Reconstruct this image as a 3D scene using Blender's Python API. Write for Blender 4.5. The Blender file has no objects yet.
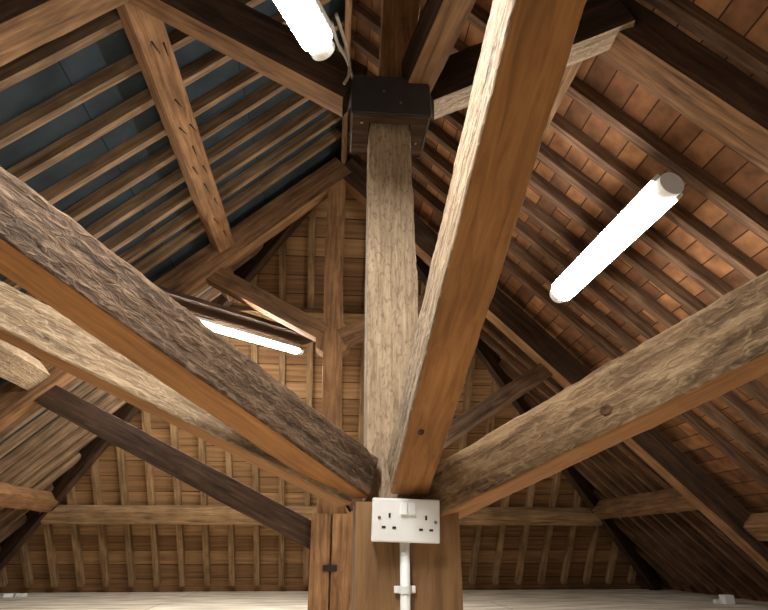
import bpy, bmesh, math, random
from mathutils import Vector, Matrix, noise
random.seed(7)
SC = bpy.context.scene
COL = SC.collection

# ------------------------------------------------------------------ camera / survey helpers
CZ = 0.39                                   # camera height above the attic floor
F, PITCH, YAW = 580.0, math.radians(22.5), math.radians(4.8)
def ray(px, py):
    x = (px-384)/F; y = (305-py)/F
    f = math.cos(PITCH)-math.sin(PITCH)*y; u = math.sin(PITCH)+math.cos(PITCH)*y
    return Vector((x*math.cos(YW)+f*math.sin(YW), -x*math.sin(YW)+f*math.cos(YW), u))
YW = YAW
def at_y(px, py, Y):                        # where a sight line meets the upright plane y = Y
    r = ray(px, py); t = Y/r.y
    return Vector((r.x*t, Y, r.z*t+CZ))
def at_z(px, py, Z):                        # ... or the level z = Z
    r = ray(px, py); t = (Z-CZ)/r.z
    return Vector((r.x*t, r.y*t, Z))
def W(x, y, z): return Vector((x, y, z+CZ)) # survey levels are measured from the eye

cam_d = bpy.data.cameras.new('camera'); cam = bpy.data.objects.new('camera', cam_d); COL.objects.link(cam)
cam.location = (0, 0, CZ)
cam.rotation_euler = (math.pi/2+PITCH, 0, -YAW)
cam_d.sensor_width = 36; cam_d.lens = 36*F/768; cam_d.clip_start = 0.02
SC.camera = cam

# ------------------------------------------------------------------ object helpers
def tag(o, label=None, cat=None, group=None, kind=None):
    if label: o['label'] = label
    if cat: o['category'] = cat
    if group: o['group'] = group
    if kind: o['kind'] = kind
    return o
def empty(name, loc, label, cat, group=None):
    o = bpy.data.objects.new(name, None); COL.objects.link(o); o.location = loc
    o.empty_display_size = .05
    return tag(o, label, cat, group)
def link(name, me, mats, parent=None, mw=None, smooth=False):
    o = bpy.data.objects.new(name, me); COL.objects.link(o)
    for m in mats: me.materials.append(m)
    mw = mw or Matrix()
    if parent:
        o.parent = parent
        o.matrix_local = parent_mat(parent).inverted() @ mw
    else:
        o.matrix_world = mw
    if smooth:
        for p in me.polygons: p.use_smooth = True
    return o
def parent_mat(p):
    m = p.matrix_basis.copy()
    while p.parent:
        p = p.parent; m = p.matrix_basis @ m
    return m
def bm_mesh(bm, name):
    bmesh.ops.recalc_face_normals(bm, faces=bm.faces[:])
    me = bpy.data.meshes.new(name); bm.to_mesh(me); bm.free(); return me

def frame(p0, p1, up):
    d = (p1-p0).normalized(); u = (up-d*up.dot(d)).normalized(); s = u.cross(d)
    return Matrix(((d.x, s.x, u.x, p0.x), (d.y, s.y, u.y, p0.y), (d.z, s.z, u.z, p0.z), (0, 0, 0, 1)))

def section(hw, hh, m, r):
    """points round a rectangle with rounded arrises, with a flag for the underside"""
    pts = []
    c = [(-hw, -hh), (hw, -hh), (hw, hh), (-hw, hh)]
    for i in range(4):
        a, b = c[i], c[(i+1) % 4]
        for k in range(m):
            t = k/m; pts.append((a[0]+(b[0]-a[0])*t, a[1]+(b[1]-a[1])*t, i))
    out = []
    for y, z, i in pts:
        cy = max(-(hw-r), min(hw-r, y)); cz = max(-(hh-r), min(hh-r, z))
        dy, dz = y-cy, z-cz; L = math.hypot(dy, dz)
        if L > r: y, z = cy+dy/L*r, cz+dz/L*r
        out.append((y, z, i))
    return out

FX, FY = 15, 40
def timber(name, p0, p1, w, h, mats, up=Vector((0, 0, 1)), w1=None, h1=None, amp=.002, seg=16, m=2, r=.005,
           parent=None, prof=None, rough_sides=(1, 2, 3), amp_low=.5, bow=0.0, share=None):
    """one squared timber, local x along the grain; slot 1 (if any) on the underside.
    prof: optional list of (t, w, h, dy, dz) stations along the length"""
    L = (p1-p0).length; mw = frame(p0, p1, up)
    if share: return link_shared(name, share, mw, parent)
    w1 = w1 or w; h1 = h1 or h
    sd = random.random()*90
    ts = [i/seg for i in range(seg+1)]
    if prof: ts = sorted(set(ts+[q[0] for q in prof]))
    def at(t):
        if not prof: return w+(w1-w)*t, h+(h1-h)*t, 0., 0.
        for a, b in zip(prof, prof[1:]):
            if a[0] <= t <= b[0]:
                k = (t-a[0])/max(1e-6, b[0]-a[0]); return [a[j]+(b[j]-a[j])*k for j in range(1, 5)]
        return prof[-1][1:]
    bm = bmesh.new(); rings = []
    for t in ts:
        ww, hh, oy, oz = at(t); x = t*L
        oz += bow*math.sin(math.pi*t)
        ring = []
        for y, z, i in section(ww/2, hh/2, m, r):
            a = amp if i in rough_sides else amp*.35
            q = Vector((x*FX+sd, y*FY, z*FY+sd))
            n = noise.noise(q)*.5+noise.noise(q*2.3)*.32+noise.noise(q*5.1)*.22
            n += amp_low*noise.noise(Vector((x*2.2+sd, y*5, z*5)))
            l = math.hypot(y, z) or 1
            ring.append(bm.verts.new((x, oy+y+y/l*n*a, oz+z+z/l*n*a)))
        rings.append(ring)
    K = len(rings[0])
    for a, b in zip(rings, rings[1:]):
        for k in range(K):
            f = bm.faces.new((a[k], a[(k+1) % K], b[(k+1) % K], b[k]))
            if len(mats) > 1 and k < m: f.material_index = 1
    bm.faces.new(rings[0][::-1]); bm.faces.new(rings[-1])
    me = bm_mesh(bm, name)
    o = link(name, me, mats, parent, mw, smooth=True)
    try: me.set_sharp_from_angle(angle=math.radians(38))
    except Exception: pass
    return o

def box_mesh(name, sx, sy, sz, bevel=0, seg=2, off=(0, 0, 0)):
    bm = bmesh.new(); bmesh.ops.create_cube(bm, size=1)
    bmesh.ops.scale(bm, vec=(sx, sy, sz), verts=bm.verts[:])
    if bevel: bmesh.ops.bevel(bm, geom=bm.edges[:], offset=bevel, segments=seg, affect='EDGES', profile=.5)
    bmesh.ops.translate(bm, vec=off, verts=bm.verts[:])
    return bm_mesh(bm, name)
def cyl_mesh(name, r, L, n=20, r2=None, axis='Z', off=(0, 0, 0)):
    bm = bmesh.new(); bmesh.ops.create_cone(bm, cap_ends=True, segments=n, radius1=r, radius2=r if r2 is None else r2, depth=L)
    if axis == 'Y': bmesh.ops.rotate(bm, matrix=Matrix.Rotation(math.pi/2, 3, 'X'), verts=bm.verts[:])
    if axis == 'X': bmesh.ops.rotate(bm, matrix=Matrix.Rotation(math.pi/2, 3, 'Y'), verts=bm.verts[:])
    bmesh.ops.translate(bm, vec=off, verts=bm.verts[:])
    return bm_mesh(bm, name)
def tube_mesh(name, pts, r, n=8, sub=8):
    P = []
    for i in range(len(pts)-1):
        p = [pts[max(0, i-1)], pts[i], pts[i+1], pts[min(len(pts)-1, i+2)]]
        for k in range(sub):
            t = k/sub
            P.append(.5*((2*p[1])+(p[2]-p[0])*t+(2*p[0]-5*p[1]+4*p[2]-p[3])*t*t+(3*p[1]-p[0]-3*p[2]+p[3])*t**3))
    P.append(pts[-1])
    bm = bmesh.new(); rings = []
    for i, q in enumerate(P):
        d = (P[min(i+1, len(P)-1)]-P[max(i-1, 0)]).normalized()
        a = d.orthogonal().normalized() if i == 0 else (pa-d*pa.dot(d)).normalized()
        pa = a; b = d.cross(a)
        rings.append([bm.verts.new(q+a*r*math.cos(2*math.pi*k/n)+b*r*math.sin(2*math.pi*k/n)) for k in range(n)])
    for a, b in zip(rings, rings[1:]):
        for k in range(n): bm.faces.new((a[k], a[(k+1) % n], b[(k+1) % n], b[k]))
    bm.faces.new(rings[0][::-1]); bm.faces.new(rings[-1])
    return bm_mesh(bm, name)

# ------------------------------------------------------------------ materials
def lin(h):
    h = h.lstrip('#'); v = [int(h[i:i+2], 16)/255 for i in (0, 2, 4)]
    return tuple(c/12.92 if c <= .04045 else ((c+.055)/1.055)**2.4 for c in v)+(1,)
def nt(name):
    m = bpy.data.materials.new(name); m.use_nodes = True
    t = m.node_tree; b = t.nodes['Principled BSDF']
    return m, t, b
def N(t, kind, **kw):
    n = t.nodes.new(kind)
    for k, v in kw.items():
        if k in n.inputs.keys() if hasattr(n.inputs, 'keys') else False: n.inputs[k].default_value = v
        else: setattr(n, k, v)
    return n
def ramp(t, stops):
    r = t.nodes.new('ShaderNodeValToRGB'); e = r.color_ramp.elements
    while len(e) < len(stops): e.new(.5)
    for q, (p, c) in zip(e, stops): q.position = p; q.color = c
    return r
def wood(name, dark, mid, light, scale=(3.5, 42, 42), rough=.8, bump=.35, flake=0., flake_col=None, var=.25, bdist=.004):
    m, t, b = nt(name); L = t.links.new
    tc = N(t, 'ShaderNodeTexCoord'); oi = N(t, 'ShaderNodeObjectInfo')
    mul = N(t, 'ShaderNodeMath', operation='MULTIPLY'); mul.inputs[1].default_value = 37
    L(oi.outputs['Random'], mul.inputs[0])
    add = N(t, 'ShaderNodeVectorMath', operation='ADD'); L(tc.outputs['Object'], add.inputs[0]); L(mul.outputs[0], add.inputs[1])
    mp = N(t, 'ShaderNodeMapping'); mp.inputs['Scale'].default_value = scale; L(add.outputs[0], mp.inputs[0])
    n1 = N(t, 'ShaderNodeTexNoise'); n1.inputs['Scale'].default_value = 1; n1.inputs['Detail'].default_value = 7
    n1.inputs['Roughness'].default_value = .62; n1.inputs['Distortion'].default_value = .7; L(mp.outputs[0], n1.inputs['Vector'])
    r1 = ramp(t, [(.3, dark), (.5, mid), (.72, light)]); L(n1.outputs[0], r1.inputs[0])
    n2 = N(t, 'ShaderNodeTexNoise'); n2.inputs['Scale'].default_value = 6; n2.inputs['Detail'].default_value = 4; L(add.outputs[0], n2.inputs['Vector'])
    mr = N(t, 'ShaderNodeMapRange'); mr.inputs[1].default_value = .3; mr.inputs[2].default_value = .7
    mr.inputs[3].default_value = 1-var; mr.inputs[4].default_value = 1+var; L(n2.outputs[0], mr.inputs[0])
    # each timber a little lighter or darker than the next
    mr2 = N(t, 'ShaderNodeMapRange'); mr2.inputs[3].default_value = .85; mr2.inputs[4].default_value = 1.15; L(oi.outputs['Random'], mr2.inputs[0])
    mm = N(t, 'ShaderNodeMath', operation='MULTIPLY'); L(mr.outputs[0], mm.inputs[0]); L(mr2.outputs[0], mm.inputs[1])
    hs = N(t, 'ShaderNodeHueSaturation'); L(mm.outputs[0], hs.inputs['Value']); L(r1.outputs[0], hs.inputs['Color'])
    colour = hs.outputs[0]; hgt = n1.outputs[0]
    if flake:
        mp2 = N(t, 'ShaderNodeMapping'); mp2.inputs['Scale'].default_value = (38, 95, 95); L(add.outputs[0], mp2.inputs[0])
        n3 = N(t, 'ShaderNodeTexNoise'); n3.inputs['Scale'].default_value = 1; n3.inputs['Detail'].default_value = 5
        n3.inputs['Distortion'].default_value = 1.1; L(mp2.outputs[0], n3.inputs['Vector'])
        r3 = ramp(t, [(.5, (0, 0, 0, 1)), (.66, (1, 1, 1, 1))]); L(n3.outputs[0], r3.inputs[0])
        mf = N(t, 'ShaderNodeMath', operation='MULTIPLY'); mf.inputs[1].default_value = flake; L(r3.outputs[0], mf.inputs[0])
        mx = N(t, 'ShaderNodeMix', data_type='RGBA'); L(mf.outputs[0], mx.inputs[0]); L(colour, mx.inputs[6]); mx.inputs[7].default_value = flake_col or light
        colour = mx.outputs[2]
        ah = N(t, 'ShaderNodeMath', operation='ADD'); L(n1.outputs[0], ah.inputs[0]); L(n3.outputs[0], ah.inputs[1]); hgt = ah.outputs[0]
    L(colour, b.inputs['Base Color'])
    b.inputs['Roughness'].default_value = rough; b.inputs['Specular IOR Level'].default_value = .25
    bp = N(t, 'ShaderNodeBump'); bp.inputs['Strength'].default_value = bump; bp.inputs['Distance'].default_value = bdist
    L(hgt, bp.inputs['Height']); L(bp.outputs[0], b.inputs['Normal'])
    return m
def boards(name, cols, bw, bh, gap, gap_col, grain=(3, 60, 60), bump=.5, offset=.5, rough=.85, mort=.004, bscale=1.0):
    """courses of boards or tiles seen from beneath: local x along the course, y up the slope"""
    m, t, b = nt(name); L = t.links.new
    tc = N(t, 'ShaderNodeTexCoord')
    br = N(t, 'ShaderNodeTexBrick'); br.offset = offset
    br.inputs['Scale'].default_value = 1; br.inputs['Brick Width'].default_value = bw; br.inputs['Row Height'].default_value = bh
    br.inputs['Mortar Size'].default_value = mort; br.inputs['Mortar Smooth'].default_value = .3; br.inputs['Bias'].default_value = 0
    br.inputs['Color1'].default_value = (0, 0, 0, 1); br.inputs['Color2'].default_value = (1, 1, 1, 1); br.inputs['Mortar'].default_value = (.5, .5, .5, 1)
    L(tc.outputs['Object'], br.inputs['Vector'])
    r = ramp(t, [(0, cols[0]), (.5, cols[1]), (1, cols[2])]); L(br.outputs['Color'], r.inputs[0])
    mp = N(t, 'ShaderNodeMapping'); mp.inputs['Scale'].default_value = grain; L(tc.outputs['Object'], mp.inputs[0])
    n = N(t, 'ShaderNodeTexNoise'); n.inputs['Scale'].default_value = 1; n.inputs['Detail'].default_value = 6; L(mp.outputs[0], n.inputs['Vector'])
    mr = N(t, 'ShaderNodeMapRange'); mr.inputs[1].default_value = .25; mr.inputs[2].default_value = .75; mr.inputs[3].default_value = .55; mr.inputs[4].default_value = 1.45
    L(n.outputs[0], mr.inputs[0])
    hs = N(t, 'ShaderNodeHueSaturation'); L(mr.outputs[0], hs.inputs['Value']); L(r.outputs[0], hs.inputs['Color'])
    mx = N(t, 'ShaderNodeMix', data_type='RGBA'); L(br.outputs['Fac'], mx.inputs[0]); L(hs.outputs[0], mx.inputs[6]); mx.inputs[7].default_value = gap_col
    L(mx.outputs[2], b.inputs['Base Color']); b.inputs['Roughness'].default_value = rough; b.inputs['Specular IOR Level'].default_value = .2
    sub = N(t, 'ShaderNodeMath', operation='SUBTRACT'); L(n.outputs[0], sub.inputs[0]); L(br.outputs['Fac'], sub.inputs[1])
    bp = N(t, 'ShaderNodeBump'); bp.inputs['Strength'].default_value = bump; bp.inputs['Distance'].default_value = .006
    L(sub.outputs[0], bp.inputs['Height']); L(bp.outputs[0], b.inputs['Normal'])
    return m
def plain(name, col, rough=.5, metal=0., noise_amt=0., spec=.5):
    m, t, b = nt(name)
    b.inputs['Roughness'].default_value = rough; b.inputs['Metallic'].default_value = metal; b.inputs['Specular IOR Level'].default_value = spec
    tc = N(t, 'ShaderNodeTexCoord'); n = N(t, 'ShaderNodeTexNoise'); n.inputs['Scale'].default_value = 30; n.inputs['Detail'].default_value = 5
    t.links.new(tc.outputs['Object'], n.inputs['Vector'])
    c0 = tuple(max(0, c*(1-noise_amt)) for c in col[:3])+(1,); c1 = tuple(min(1, c*(1+noise_amt)) for c in col[:3])+(1,)
    r = ramp(t, [(.3, c0), (.7, c1)]); t.links.new(n.outputs[0], r.inputs[0]); t.links.new(r.outputs[0], b.inputs['Base Color'])
    return m
def glow(name, col, s):
    m, t, b = nt(name)
    b.inputs['Base Color'].default_value = (.9, .9, .9, 1); b.inputs['Emission Color'].default_value = col; b.inputs['Emission Strength'].default_value = s
    return m

M = {}
M['hewn'] = wood('hewn_oak', lin('#433122'), lin('#7f6447'), lin('#a68a68'), flake=.28, flake_col=lin('#b69c78'), scale=(5, 48, 48), bump=.7, bdist=.007)
M['hewn_dark'] = wood('hewn_oak_brown', lin('#291d14'), lin('#4f3c2b'), lin('#735c46'), flake=.4, flake_col=lin('#8b745c'), bump=.65, bdist=.008)
M['pale'] = wood('weathered_pale_oak', lin('#594636'), lin('#927a5e'), lin('#b39b7c'), flake=.45, flake_col=lin('#c4af91'), bump=.9, scale=(5, 90, 90), var=.12)
M['sawn'] = wood('sawn_oak', lin('#7f5730'), lin('#9a693b'), lin('#ab7a49'), bump=.15, scale=(7, 70, 70), var=.15)
M['post_foot'] = wood('planed_oak', lin('#644630'), lin('#80603f'), lin('#92714f'), bump=.12, scale=(4, 40, 40), var=.15)
M['brown'] = wood('brown_oak', lin('#45311f'), lin('#745438'), lin('#92704e'), bump=.4)
M['knot'] = wood('knot_wood', lin('#33231a'), lin('#4d3524'), lin('#6b4a30'), scale=(60, 60, 60), bump=.4)
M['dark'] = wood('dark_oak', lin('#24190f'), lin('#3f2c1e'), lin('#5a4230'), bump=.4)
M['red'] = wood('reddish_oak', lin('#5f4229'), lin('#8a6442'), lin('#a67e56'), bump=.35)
M['raft_l'] = wood('rafter_softwood', lin('#54402d'), lin('#80654a'), lin('#a68a6b'), bump=.4, scale=(3, 50, 50))
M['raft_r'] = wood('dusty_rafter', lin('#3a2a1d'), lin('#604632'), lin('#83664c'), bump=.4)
M['raft_b'] = wood('hip_rafter_softwood', lin('#5c4630'), lin('#8d6f4d'), lin('#ab8c66'), bump=.3)
M['slate'] = boards('slate_underside', [lin('#2b3236'), lin('#31393d'), lin('#394247')], 1.9, .75, 0, lin('#1a2023'), grain=(6, 4, 4), bump=.3, mort=.003)
M['tile'] = boards('clay_tile_underside', [lin('#664630'), lin('#83593a'), lin('#9d6e48')], .46, .098, 0, lin('#3a2314'), grain=(14, 14, 14), bump=.8, mort=.003)
M['deal'] = boards('deal_boarding', [lin('#7a5a3c'), lin('#8e6b47'), lin('#a07c56')], 7.3, .15, 0, lin('#3a2817'), grain=(2, 40, 40), bump=.5, mort=.004)
M['floor'] = boards('pale_floor_sheet', [lin('#d8ccb6'), lin('#ddd2bd'), lin('#e4dac8')], 2.4, .6, 0, lin('#8d8474'), grain=(3, 9, 9), bump=.08, mort=.004)
M['plastic'] = plain('white_plastic', lin('#e6e6e2'), .35, 0, .02)
M['plastic_grey'] = plain('grey_white_plastic', lin('#dedbd4'), .45, 0, .04)
M['hole'] = plain('socket_slot_black', lin('#151412'), .6)
M['brass'] = plain('screw_metal', lin('#8d8a84'), .4, .8)
M['post'] = wood('pale_post_oak', lin('#806d56'), lin('#a58f74'), lin('#bca78b'), flake=.55, flake_col=lin('#705b45'), bump=1., scale=(5, 90, 90), var=.1)
M['box'] = plain('black_steel', lin('#383638'), .34, 0, .2)
M['iron'] = plain('rusty_iron', lin('#2d2622'), .7, .5, .3)
M['cable'] = plain('grey_cable', lin('#8f8271'), .6, 0, .1)
M['glow_fill'] = glow('added_fill_panel', (1, .98, .955, 1), 3.2)
M['glow_far'] = glow('lit_diffuser_far', (1, .97, .93, 1), 105)
M['glow_top'] = glow('lit_diffuser_top', (1, .98, .955, 1), 80)
M['glow'] = glow('lit_diffuser', (1, .98, .955, 1), 44)

# ------------------------------------------------------------------ roof geometry (levels from the eye)
SL, HR = .946, 2.60           # slope of the two long roofs, level of the ridge on the rafters' inner faces
HS, YA = 1.23, 3.50           # slope of the hipped end and where it starts
ZF = -CZ                      # floor
XE = (HR-ZF)/SL; YE = YA+(HR-ZF)/HS
NL = {-1: Vector((SL, 0, -1)).normalized(), 1: Vector((-SL, 0, -1)).normalized()}   # normals into the room
NH = Vector((0, -HS, -1)).normalized()
YF = -2.3
RDS = {-1: .064, 1: .062}     # rafter depth, slate and tile side
RD = .07                      # ... of the hipped end
def side_pt(s, x, y, off=0.):              # point on a long slope at |x|, off = distance below the rafters' inner faces
    return W(s*x, y, HR-SL*x)+NL[s]*off
def hip_pt(x, y, off=0.): return W(x, y, HR-HS*(y-YA))+NH*off

# setting -----------------------------------------------------------
def slab(name, corners, nrm, xdir, mat, th=.03):
    """a sheet of roof lining: corners on its inner face, local x along xdir"""
    o0 = corners[0]; x = xdir.normalized(); z = nrm.normalized(); y = z.cross(x)
    mw = Matrix(((x.x, y.x, z.x, o0.x), (x.y, y.y, z.y, o0.y), (x.z, y.z, z.z, o0.z), (0, 0, 0, 1)))
    inv = mw.inverted(); bm = bmesh.new()
    a = [bm.verts.new(inv @ c) for c in corners]; b = [bm.verts.new(inv @ (c-z*th)) for c in corners]
    bm.faces.new(a); bm.faces.new(b[::-1])
    for i in range(len(a)): bm.faces.new((a[i], a[(i+1) % len(a)], b[(i+1) % len(a)], b[i]))
    return tag(link(name, bm_mesh(bm, name), [mat], None, mw), kind='structure')
lift = .064/math.cos(math.atan(SL))        # linings sit on the rafters' backs
HT = HR+lift
XT = (HT-ZF)/SL; YT = YA+(HT-ZF)/HS; 
YR = YA                                    # hip apex on the linings
for s, nm, mt in ((-1, 'wall_left', 'slate'), (1, 'wall_right', 'tile')):
    HT = HR+RDS[s]/math.cos(math.atan(SL)); XT = (HT-ZF)/SL
    slab(nm, [W(s*XT, YF, ZF), W(0, YF, HT), W(0, YR, HT), W(s*XT, YT, ZF)], NL[s], Vector((0, 1, 0)), M[mt])
HT = HR+lift; XT = (HT-ZF)/SL
slab('wall_back', [W(-XT, YT, ZF), W(XT, YT, ZF), W(0, YR, HT)], NH, Vector((1, 0, 0)), M['deal'])
slab('wall_front', [W(-XT, YF, ZF), W(XT, YF, ZF), W(0, YF, HT)], Vector((0, 1, 0)), Vector((1, 0, 0)), M['deal'])
slab('floor', [Vector((-3.6, YF-.1, 0)), Vector((3.6, YF-.1, 0)), Vector((3.6, YT+.1, 0)), Vector((-3.6, YT+.1, 0))], Vector((0, 0, 1)), Vector((1, 0, 0)), M['floor'], .05)

ORD = ['first', 'second', 'third', 'fourth', 'fifth', 'sixth', 'seventh', 'eighth', 'ninth', 'tenth', 'eleventh', 'twelfth', 'thirteenth',
       'fourteenth', 'fifteenth', 'sixteenth', 'seventeenth', 'eighteenth', 'nineteenth', 'twentieth', 'twenty-first', 'twenty-second', 'twenty-third',
       'twenty-fourth', 'twenty-fifth', 'twenty-sixth', 'twenty-seventh', 'twenty-eighth', 'twenty-ninth', 'thirtieth']
# common rafters of the two long roofs ------------------------------
YN, YT2 = 1.42, 3.47          # planes of the near and the far roof truss
def rafter(s, y, x_top, label, group, mat, w=.045):
    RD = RDS[s]; p0 = side_pt(s, XE, y, -RD/2); p1 = side_pt(s, x_top, y, -RD/2)
    p0 += (p1-p0).normalized()*.05
    o = timber('common_rafter', p0, p1, (w if s > 0 else .038)*random.uniform(.92, 1.1), RD, [mat], up=-NL[s], amp=.0035, seg=26, m=2, r=.004, bow=random.uniform(-.006, .006))
    return tag(o, label, 'rafter', group)
ys_l = [.62, .84, 1.06, 1.27, 1.68, 1.895, 2.095, 2.305, 2.48, 2.675, 2.86, 3.04, 3.22]
ys_r = [.62, .86, 1.10, 1.30, 1.565, 1.80, 2.02, 2.22, 2.42, 2.62, 2.82, 3.02, 3.22]
for s, ys, roof, mt, gr in ((-1, ys_l, 'dark slate', 'raft_l', 'left'), (1, ys_r, 'orange tile', 'raft_r', 'right')):
    near = sorted([y for y in ys if y < YN], reverse=True); mid = [y for y in ys if y > YN]
    for i, y in enumerate(near):
        rafter(s, y, .02, f'brown rafter under the {roof} roof, {ORD[i]} on the viewer\'s side of the near truss', f'rafters of the {gr} roof', M[mt])
    for i, y in enumerate(mid):
        rafter(s, y, .02, f'brown rafter under the {roof} roof, {ORD[i]} beyond the near truss', f'rafters of the {gr} roof', M[mt])
    jy = [3.72+.19*i for i in range(11)]
    for i, y in enumerate(jy):
        xt = (y-YA)*HS/SL+.03
        if xt > XE-.25: continue
        rafter(s, y, xt, f'rafter under the {roof} roof, {ORD[i]} of those behind the far truss', f'short rafters of the {gr} roof behind the far truss', M[mt])
# rafters of the hipped end -----------------------------------------
xs = [-2.86+.22*i for i in range(27)]
for i, x in enumerate(xs):
    yt = YA+abs(x)*SL/HS+.04
    p0 = hip_pt(x, YE-.04, -RD/2); p1 = hip_pt(x, yt, -RD/2)
    if (p1-p0).length < .15: continue
    o = timber('hip_end_rafter', p0, p1, .05, RD, [M['raft_b']], up=-NH, amp=.003, seg=20, m=2, r=.004)
    tag(o, f'upright rafter against the boarded back slope, {ORD[i]} from its left corner', 'rafter', 'rafters of the back slope')
# hip rafters, ridge -------------------------------------------------
for s, nm in ((-1, 'left'), (1, 'right')):
    o = timber('hip_rafter', W(s*(XE-.06), YE-.06, ZF+.03)+Vector((0, 0, -.02)), W(0, YA, HR)+Vector((s*.02, 0, -.02)), .06, .17, [M['dark']], amp=.004, seg=24)
    tag(o, f'dark hip rafter in the {nm} corner between back slope and {"slate" if s<0 else "tile"} roof', 'rafter')
tag(timber('ridge_board', W(0, YF+.03, HR-.02), W(0, YA, HR-.02), .035, .17, [M['brown']], amp=.002, seg=30),
    'ridge board along the top between slate and tile roofs', 'beam')

# purlins -------------------------------------------------------------
def purlin(s, x, y0, y1, w, h, label, mats=None, h1=None):
    p0, p1 = side_pt(s, x, y0, h/2), side_pt(s, x, y1, h/2)
    return tag(timber('purlin', p0, p1, w, h, mats or [M['brown']], up=-NL[s], amp=.006, seg=50, m=4, r=.006), label, 'beam')
pl = purlin(-1, .80, YN-.02, YT2-.02, .12, .105, 'orange-brown purlin studded with old nails, crossing the left rafters', [M['red']])
purlin(1, .87, YN, YT2, .12, .105, 'dark purlin crossing the right rafters behind the tall sloping strut')
purlin(-1, 2.36, YT2+.05, YA+2.36*SL/HS-.05, .12, .11, 'lower left purlin with rafter ends above, between far truss and hip corner', [M['red']])
purlin(1, 2.40, 3.70, YA+2.40*SL/HS-.05, .12, .11, 'lower right purlin beyond the far truss, near the floor')
purlin(1, 2.60, YN+.1, 3.66, .12, .11, 'stub of lower right purlin at the photo\'s right edge')
purlin(-1, .85, YT2+.05, YA+.85*SL/HS-.05, .11, .10, 'short upper left purlin behind the far truss')
for z, lab in ((.27, 'long pale purlin low across the boarded back slope'), (1.66, 'short upper purlin high on the back slope behind the far king post')):
    y = YA+(HR-z)/HS; x = (HR-z)/SL-.06
    tag(timber('purlin', hip_pt(-x, y, .05), hip_pt(x, y, .05), .12, .10, [M['raft_b']], up=-NH, amp=.005, seg=60, m=3, r=.006), lab, 'beam')
purlin(-1, 1.76, 1.55, 3.42, .14, .12, 'pale purlin end on the left edge, under the pale rough strut', [M['pale']])
# nails driven through the left purlin
mwp = pl.matrix_world.copy()
for k, (t, v) in enumerate([(.055, -.01), (.16, .012), (.175, -.025), (.31, .0), (.39, .022), (.40, -.03), (.47, .0), (.535, .03), (.55, -.02), (.62, .005), (.70, -.022), (.78, .018), (.87, -.012)]):
    L = (YT2-YN)*t
    me = cyl_mesh('nail', .0045, .05, 8, .0012)
    lm = Matrix.Translation((L, v, -.0525-.016)) @ Matrix.Rotation(math.radians(180+random.uniform(-20, 20)), 4, 'X') @ Matrix.Rotation(math.radians(random.uniform(15, 45)), 4, 'Y')
    link('nail', me, [M['iron']], pl, mwp @ lm)

# ------------------------------------------------------------------ near truss
def truss_principal(s, foot, apex, w, h, label, mats):
    return tag(timber('principal_rafter', foot, apex, w, h, mats, up=-NL[s], amp=.006, seg=60, m=5, r=.008), label, 'beam')
for s, lab in ((-1, 'brown principal rafter of the near truss, in the photo\'s top left corner'), (1, 'brown principal rafter of the near truss, top right below the tiles')):
    h = .165; yn = (1.385, 1.335)[s > 0]
    truss_principal(s, side_pt(s, XE-.1, yn, h/2), side_pt(s, .08, YN, h/2), .125, h, lab, [M['dark'], M['brown']])  # shade on the front face is painted in as darker wood than the underside
kp = empty('king_post', (.16, YN, 0), 'pale weathered king post standing near the middle, under the black metal box', 'post')
def post_prof(pts):                         # px stations -> (z, xleft, xright)
    return pts
yk = 1.475
z0, z1 = .10+CZ, 2.36+CZ
st = [(.0, .072, .206), (.61, .070, .203), (1.115, .071, .191), (1.33, .099, .203), (1.645, .112, .235), (2.36, .09, .23)]
KS = 1.044                                  # stations were read at y = 1.36; the face stands at y = 1.42
st = [(z*KS, a*KS, b*KS) for z, a, b in st[:-1]]+[(2.36, .10, .24)]
z0 = st[0][0]+CZ
prof = [((z+CZ-z0)/(z1-z0), .11, b-a, 0, (a+b)/2-.14) for z, a, b in st]
# axis is upright: local x = up, local z = +X of the attic, local y = depth
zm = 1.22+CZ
def piece(name, lo, hi, mat, seg):
    ins = [q for q in st if lo < q[0]+CZ < hi]
    def ip(z):
        for p, q in zip(st, st[1:]):
            if p[0]+CZ <= z <= q[0]+CZ+1e-6:
                k = (z-p[0]-CZ)/(q[0]-p[0]); return (z-CZ, p[1]+(q[1]-p[1])*k, p[2]+(q[2]-p[2])*k)
    ss = [ip(lo)]+ins+[ip(hi)]
    timber(name, Vector((.14, yk, lo)), Vector((.14, yk, hi)), .12, .12, [mat], up=Vector((1, 0, 0)), amp=.006, seg=seg, m=9, r=.006, parent=kp,
           prof=[((z+CZ-lo)/(hi-lo), .11, b-a, 0, (a+b)/2-.14) for z, a, b in ss])
piece('shaft', z0, zm, M['post'], 110)
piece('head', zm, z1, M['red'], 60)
timber('foot', Vector((.1635, 1.43, 0)), Vector((.1635, 1.43, .088+CZ)), .20, .228, [M['post_foot']], up=Vector((1, 0, 0)), amp=.002, seg=40, m=5, r=.004, parent=kp)

# struts springing from the foot of the near king post
def strut(p0, d, L, w, h, label, mats, taper=1., amp=.007, name='strut', m=20, cat='beam', up=Vector((0, 0, 1)), bow=0):
    p0 = Vector(p0); d = Vector(d).normalized()
    return tag(timber(name, p0, p0+d*L, w, h, mats, up=up, w1=w*taper, h1=h*taper, amp=amp, seg=int(300*L/1.3), m=m, r=.007, bow=bow), label, cat)
strut(W(.058, 1.420, .145), (-.675, -.636, .374), 2.02, .103, .101, 'broad rough-hewn strut running to the left edge, nearest of the left pair', [M['hewn_dark'], M['sawn']], 1.03, .0065)
strut(W(.168, 1.352, .147), (.067, -.869, .49), 1.45, .088, .100, 'tall smooth-faced strut sloping overhead through the top of the photo', [M['pale'], M['sawn']], 1., .004)
strut(W(.205, 1.419, .083), (.668, -.663, .339), 1.80, .093, .103, 'rough-hewn strut with a knot, running out to the right edge', [M['hewn'], M['sawn']], 1.48, .006)
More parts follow.
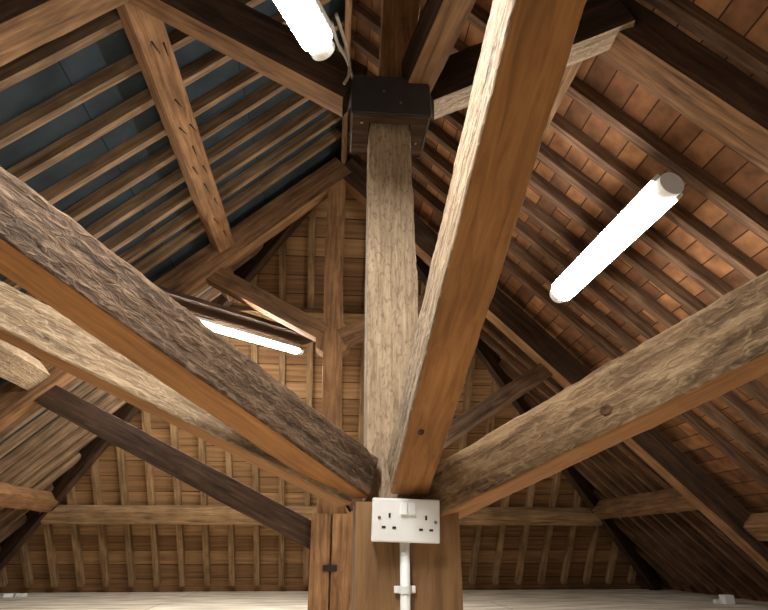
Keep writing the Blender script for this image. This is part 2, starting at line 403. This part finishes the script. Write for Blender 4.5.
strut(W(.042, 1.438, .127), (-.882, -.288, .386), 1.70, .094, .090, 'pale rough strut behind and below the broad left strut', [M['pale'], M['sawn']], 1., .0045)
bpy.context.view_layer.update()
def knot(o, px, py, r):
    inv = o.matrix_world.inverted(); a = inv @ cam.location; d = (inv.to_3x3() @ ray(px, py)).normalized()
    ok, loc, nrm, _ = o.ray_cast(a, d)
    if not ok: return
    z = nrm.normalized(); x = (Vector((1, 0, 0))-z*z.x).normalized(); y = z.cross(x)
    bm = bmesh.new(); n = 20; rings = []
    for rr, h in ((1.0, -.001), (.86, .0022), (.55, .0025), (.38, .0005), (.0, .0012)):
        if rr == 0: c = bm.verts.new((0, 0, h)); continue
        rings.append([bm.verts.new((rr*r*1.25*math.cos(2*math.pi*k/n)*(1+.08*math.sin(3*k)), rr*r*math.sin(2*math.pi*k/n)*(1+.08*math.cos(2*k)), h)) for k in range(n)])
    for p, q in zip(rings, rings[1:]):
        for k in range(n): bm.faces.new((p[k], p[(k+1) % n], q[(k+1) % n], q[k]))
    for k in range(n): bm.faces.new((rings[-1][k], rings[-1][(k+1) % n], c))
    lm = Matrix(((x.x, y.x, z.x, loc.x), (x.y, y.y, z.y, loc.y), (x.z, y.z, z.z, loc.z), (0, 0, 0, 1)))
    link('knot', bm_mesh(bm, 'knot'), [M['knot']], o, o.matrix_world @ lm, smooth=True)
knot(bpy.data.objects['strut.002'], 606, 410, .011)
knot(bpy.data.objects['strut.001'], 421, 432, .007)
# upper struts from the black box out to the principals and purlin; shaded fronts painted dark, lit undersides lighter
p = at_y(349, 107, 1.47); q = at_y(200, 28, 1.47); d = (q-p).normalized()
tag(timber('strut', p-d*.02+Vector((0, 0, .07)), p+d*.98+Vector((0, 0, .07)), .095, .15, [M['dark'], M['red']], amp=.004, seg=60, m=5, r=.005), 'upper strut from the black box to the top left, beneath the tube light', 'beam')
p = at_y(431, 109, 1.47); q = at_y(632, 29, 1.35); d = (q-p).normalized()
tag(timber('strut', p-d*.02+Vector((0, 0, .07)), q-d*.035+Vector((0, 0, .07)), .095, .15, [M['dark'], M['pale']], amp=.004, seg=60, m=5, r=.005), 'upper strut with lit underside painted pale from the black box to the right principal', 'beam')
p = W(.215, 1.40, 1.35); q = W(.40, .62, 1.45); 
tag(timber('strut', p, p+(q-p).normalized()*1.35, .085, .14, [M['dark'], M['brown']], amp=.004, seg=60, m=5, r=.005), 'short brown strut from the black box, half hidden by the tall strut', 'beam')

# black metal box round the post
bxo = empty('metal_box', (.135, 1.447, CZ+1.164), 'black metal box fitted round the head of the near king post', 'box')
bm = bmesh.new()
sx, sy, sz, hx, hy = .117, .100, .147, .066, .0555
def rect(x, y, z): return [bm.verts.new(v) for v in ((-x, -y, z), (x, -y, z), (x, y, z), (-x, y, z))]
ot, ob = rect(sx, sy, sz), rect(sx, sy, 0)
it, ib = rect(sx-.004, sy-.004, sz-.006), rect(sx-.004, sy-.004, 0)
for k in range(4):
    j = (k+1) % 4
    bm.faces.new((ob[k], ob[j], ot[j], ot[k])); bm.faces.new((ib[j], ib[k], it[k], it[j])); bm.faces.new((ob[j], ob[k], ib[k], ib[j]))
bm.faces.new(ot); bm.faces.new(it[::-1])
bmesh.ops.recalc_face_normals(bm, faces=bm.faces[:])
outer = [e for e in bm.edges if all(abs(v.co.x) > sx-.001 and abs(v.co.y) > sy-.001 for v in e.verts) or all(v.co.z > sz-.001 for v in e.verts)]
bmesh.ops.bevel(bm, geom=outer, offset=.005, segments=3, affect='EDGES')
link('casing', bm_mesh(bm, 'casing'), [M['box']], bxo, Matrix.Translation(bxo.location), smooth=False)
bm = bmesh.new()
o4, i4 = rect(sx-.004, sy-.004, .006), rect(hx-.004, hy-.004, .006)
o5, i5 = rect(sx-.004, sy-.004, .120), rect(hx-.004, hy-.004, .120)
for k in range(4):
    j = (k+1) % 4
    for f in ((o4[k], o4[j], o5[j], o5[k]), (i4[j], i4[k], i5[k], i5[j]), (o5[k], o5[j], i5[j], i5[k]), (o4[j], o4[k], i4[k], i4[j])): bm.faces.new(f)
blk = link('timber_block', bm_mesh(bm, 'timber_block'), [M['dark']], bxo, Matrix.Translation(bxo.location))
tag(blk, 'brown wooden underside')
for dx, dy, dz, ax in ((-.022, -.098, .085, 'Y'), (.028, -.098, .045, 'Y'), (-.085, -.055, .004, 'Z'), (.088, .03, .004, 'Z')):
    link('screw', cyl_mesh('screw', .0042, .005, 10, None, ax), [M['brass']], bxo, Matrix.Translation(bxo.location+Vector((dx, dy, dz))))

# ------------------------------------------------------------------ far truss
for s, lab in ((-1, 'left principal rafter of the far truss, below the slate roof'), (1, 'long right principal rafter of the far truss, running down to the floor')):
    h = .17; yy = (3.38, 3.66)[s > 0]
    o = truss_principal(s, side_pt(s, XE-.12, yy, h/2), side_pt(s, .06, YT2, h/2), .12, h, lab, [M['brown'] if s < 0 else M['dark'], M['red']])
kf = empty('king_post', (0, YT2, 0), 'brown king post of the far truss, with an iron strap near its split foot', 'post')
zt = 2.40
st = [(-.39, -.113, .119), (.10, -.113, .117), (.24, -.085, .05), (.80, -.085, .038), (1.10, -.09, .03), (1.13, -.135, .075), (1.23, -.14, .08), (1.30, -.095, .03), (1.82, -.105, .015), (2.40, -.10, .02)]
# the foot is split in two by a long shake
zb = -CZ
timber('shaft', Vector((-.03, YT2+.02, 0)), Vector((-.03, YT2+.02, zt+CZ)), .13, .12, [M['red']], up=Vector((1, 0, 0)), amp=.004, seg=90, m=4, r=.005, parent=kf,
       prof=[((z-zb)/(zt-zb), .10 if z < .15 else .13, b-a, 0, (a+b)/2+.03) for z, a, b in [(zb, -.09, .095), (.14, -.09, .095)]+[q for q in st if q[0] > .15]])
for xa, xb in ((-.113, -.006), (.002, .119)):
    timber('foot', Vector(((xa+xb)/2, YT2, 0)), Vector(((xa+xb)/2, YT2, .16+CZ)), .16, xb-xa, [M['red']], up=Vector((1, 0, 0)), amp=.003, seg=24, m=4, r=.006, parent=kf)
link('iron_strap', box_mesh('iron_strap', .075, .02, .032, .004), [M['iron']], kf, Matrix.Translation(W(-.003, YT2-.083, -.112)))

p, q = at_y(321, 333, YT2), at_y(209, 273, YT2)
tag(timber('strut', p+(q-p).normalized()*-.03, q+(q-p).normalized()*.03, .10, .115, [M['brown'], M['red']], amp=.004, seg=40, m=4), 'upper left strut of the far truss, above the far tube light', 'beam')
p = at_y(345, 338, YT2); q = W(.86, YT2+.05, 1.62)
tag(timber('strut', p+(q-p).normalized()*-.03, q, .10, .115, [M['brown'], M['red']], amp=.004, seg=40, m=4), 'upper right strut of the far truss, seen behind the near king post', 'beam')
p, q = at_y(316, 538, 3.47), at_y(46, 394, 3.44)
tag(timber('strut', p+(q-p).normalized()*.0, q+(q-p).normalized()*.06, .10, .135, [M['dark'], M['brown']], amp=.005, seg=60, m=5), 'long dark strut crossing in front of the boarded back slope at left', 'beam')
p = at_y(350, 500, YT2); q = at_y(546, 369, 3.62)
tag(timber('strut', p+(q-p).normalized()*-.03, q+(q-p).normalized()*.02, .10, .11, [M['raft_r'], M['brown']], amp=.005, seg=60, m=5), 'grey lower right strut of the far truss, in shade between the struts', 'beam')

# ------------------------------------------------------------------ tube lights
def tube_light(p0, p1, up, w, label, cap=.05, grp='tube lights', mat='glow'):
    """p0..p1 is the middle of the diffuser; up points to the fixing side"""
    root = empty('tube_light', (p0+p1)/2, label, 'light', grp)
    mw = frame(p0, p1, up); L = (p1-p0).length; r = w/2
    bm = bmesh.new(); rings = []
    n = 14
    prof_d = [(math.cos(math.pi*k/n)*r, -math.sin(math.pi*k/n)*r*.85) for k in range(n+1)]
    for x in (0, L): rings.append([bm.verts.new((x, y, z)) for y, z in prof_d])
    for k in range(n): bm.faces.new((rings[0][k], rings[0][k+1], rings[1][k+1], rings[1][k]))
    bm.faces.new(rings[0]); bm.faces.new(rings[1][::-1]); bm.faces.new((rings[0][0], rings[1][0], rings[1][n], rings[0][n]))
    link('diffuser', bm_mesh(bm, 'diffuser'), [M[mat]], root, mw, smooth=False)
    hm = mw @ Matrix.Translation((L/2, 0, r*.42))
    link('housing', box_mesh('housing', L+.006, w*1.06, r*.8, .006), [M['plastic_grey']], root, hm)
    for x in (-cap/2-.001, L+cap/2+.001):
        c = cyl_mesh('end_cap', r*.8, cap, 20, None, 'X')
        link('end_cap', c, [M['plastic_grey']], root, mw @ Matrix.Translation((x, 0, 0)), smooth=False)
    return root
# right roof: fixed along the rafters
a, b = at_z(664, 191, CZ+1.20), at_z(562, 291, CZ+1.20)

tube_light(a, b, -NL[1], .115, 'bright tube light under the orange tile roof, right of the tall strut')
# above, left of the black box
a = at_y(317, 40, .95); dr = Vector((-.42, -.91, .0)).normalized()

b = a+dr*.62
tube_light(a, b, Vector((0, 0, 1)), .072, 'bright tube light hanging at the top edge, left of the black box', .03, mat='glow_top')
# beyond the far truss
a = at_z(297, 350, CZ+1.27); dd = (at_z(222, 329, CZ+1.27)-a).normalized(); b = a+dd*1.2

tube_light(a, b, Vector((0, 0, 1)), .065, 'small distant tube light left of the far king post', .04, mat='glow_far')
# two unseen fittings behind the viewer, added to light the near timbers
def panel_light(p0, p1, w, label):
    root = empty('added_fill_light', (p0+p1)/2, label, 'light', 'added fill lights behind the viewer')
    mw = frame(p0, p1, Vector((0, 0, 1))); L = (p1-p0).length
    link('diffuser', box_mesh('diffuser', L-.01, w-.01, .004, 0, 2, (L/2, 0, -.024)), [M['glow_fill']], root, mw)
    link('housing', box_mesh('housing', L, w, .044, .004, 2, (L/2, 0, 0)), [M['plastic_grey']], root, mw)
panel_light(W(-.55, -1.5, 1.55), W(-.55, -.3, 1.55), .16, 'unseen flat fill light added under the slate roof behind the viewer')
panel_light(W(.65, -1.5, 1.55), W(.65, -.3, 1.55), .16, 'unseen flat fill light added under the tile roof behind the viewer')
# dark board added to stand in for the shade over the far tube light
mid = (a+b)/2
tag(timber('shade_board', a-dd*.12+Vector((0, .0, .10)), b+Vector((0, 0, .10)), .20, .03, [M['dark']], amp=.002, seg=20, m=2), 'dark board standing in for shade above the small distant tube light', 'board')

# cables from the top tube light into the black box
for pts, lab in (([(331, 22, 1.0), (338, 44, 1.12), (347, 60, 1.25), (353, 79, 1.37)], 'pale cable from the top tube light down to the black box'),
                 ([(336, 14, 1.0), (345, 42, 1.14), (349, 60, 1.25), (349, 74, 1.28), (344, 84, 1.29)], 'second pale cable beside the black box, ending in a loose tail')):
    tag(link('cable', tube_mesh('cable', [at_y(*p) for p in pts], .0045), [M['cable']], None, smooth=True), lab, 'cable', 'cables at the black box')

# ------------------------------------------------------------------ socket, conduit
yf = 1.329                                  # front of the post foot
sc_c = at_y(405.6, 520.5, 1.30); sc_c.y = yf
so = empty('double_socket', sc_c, 'white double power socket with two switches, on the post foot', 'socket')
so.rotation_euler = (0, math.radians(1.6), 0)
mS = Matrix.Translation(sc_c) @ Matrix.Rotation(math.radians(1.6), 4, 'Y')
PW, PH = .144, .087
link('back_box', box_mesh('back_box', PW-.006, .030, PH-.006, .004, 2, (0, -.015, 0)), [M['plastic']], so, mS)
link('faceplate', box_mesh('faceplate', PW, .009, PH, .0035, 3, (0, -.0335, 0)), [M['plastic']], so, mS, smooth=False)
kx = PW/67.; yfp = -.038
def sp(px, py): return ((px-405.6)*kx, yfp, -(py-520.3)*kx*1.02)
for px in (403.3, 411.3):
    x, y, z = sp(px, 509.5)
    bm = bmesh.new()
    # a rocker: a wedge that tips inwards at its top
    hw, hz = .0072, .013
    v = [bm.verts.new(c) for c in ((-hw, .002, -hz), (hw, .002, -hz), (hw, .002, hz), (-hw, .002, hz), (-hw, -.006, -hz), (hw, -.006, -hz), (hw, -.003, hz), (-hw, -.003, hz))]
    for f in ((0, 1, 2, 3), (4, 7, 6, 5), (0, 4, 5, 1), (1, 5, 6, 2), (2, 6, 7, 3), (3, 7, 4, 0)): bm.faces.new([v[i] for i in f])
    bmesh.ops.recalc_face_normals(bm, faces=bm.faces[:]); bmesh.ops.bevel(bm, geom=bm.edges[:], offset=.001, segments=2, affect='EDGES')
    link('rocker_switch', bm_mesh(bm, 'rocker_switch'), [M['plastic']], so, mS @ Matrix.Translation((x, y, z)))
for px, py, w, h in ((389.3, 516.3, .0042, .009), (383.8, 527, .008, .0045), (394, 527.2, .008, .0045), (425.3, 517.6, .0042, .009), (420.3, 528.3, .008, .0045), (430.4, 528.6, .008, .0045)):
    x, y, z = sp(px, py)
    link('pin_slot', box_mesh('pin_slot', w, .002, h), [M['hole']], so, mS @ Matrix.Translation((x, y-.0002, z)))
for px, py in ((379.3, 518.6), (434.7, 521.3)):
    x, y, z = sp(px, py)
    link('screw', cyl_mesh('screw', .0034, .003, 14, None, 'Y'), [M['brass']], so, mS @ Matrix.Translation((x, y, z)))

cx = at_y(405, 575, 1.318).x
co = empty('conduit', (cx, yf-.011, 0), 'white conduit pipe running down from the socket to the floor', 'conduit')
ztop = sc_c.z-PH/2+.001
link('pipe', cyl_mesh('pipe', .0105, ztop, 24, None, 'Z', (0, 0, ztop/2)), [M['plastic']], co, Matrix.Translation(co.location), smooth=True)
zs = at_y(405, 590, 1.31).z
sd = link('saddle_clip', cyl_mesh('saddle_clip', .0128, .014, 24), [M['plastic']], co, Matrix.Translation((cx, yf-.011, zs)))
for dx in (-.0165, .0165):
    l = link('clip_lug', box_mesh('clip_lug', .012, .006, .014, .0015), [M['plastic']], sd, Matrix.Translation((cx+dx, yf-.004, zs)))

# small things on the floor
def crumb(name, loc, sx, sy, sz, label, cat, rz, dark=False):
    o = link(name, box_mesh(name, sx, sy, sz, min(sx, sy, sz)*.2, 2, (0, 0, sz/2)), [M['plastic']], None, Matrix.Translation(loc) @ Matrix.Rotation(rz, 4, 'Z'))
    return tag(o, label, cat)
pb = at_z(728, 604, 0)
e = empty('small_box', pb, 'small white box with a grey lid tab on the floor at right', 'box')
link('body', box_mesh('body', .075, .07, .06, .006, 2, (0, 0, .03)), [M['plastic']], e, Matrix.Translation(pb))
link('tab', box_mesh('tab', .05, .04, .03, .005, 2, (0, 0, .015)), [M['plastic_grey']], e, Matrix.Translation(pb+Vector((-.06, .02, 0))))
crumb('plaster_lump', at_z(8, 597.5, 0), .07, .05, .03, 'white plaster lump on the floor, left one of two at the left edge', 'lump', .3)
crumb('plaster_lump', at_z(21, 597, 0), .075, .05, .028, 'white plaster lump on the floor, right one of two at the left edge', 'lump', -.2)

# ------------------------------------------------------------------ world, view
w = bpy.data.worlds.new('world'); SC.world = w; w.use_nodes = True
w.node_tree.nodes['Background'].inputs[0].default_value = (.5, .55, .6, 1); w.node_tree.nodes['Background'].inputs[1].default_value = .02
SC.view_settings.view_transform = 'Standard'; SC.view_settings.look = 'None'
SC.view_settings.gamma = 1; SC.view_settings.use_curve_mapping = False
SC.view_settings.exposure = 1.0
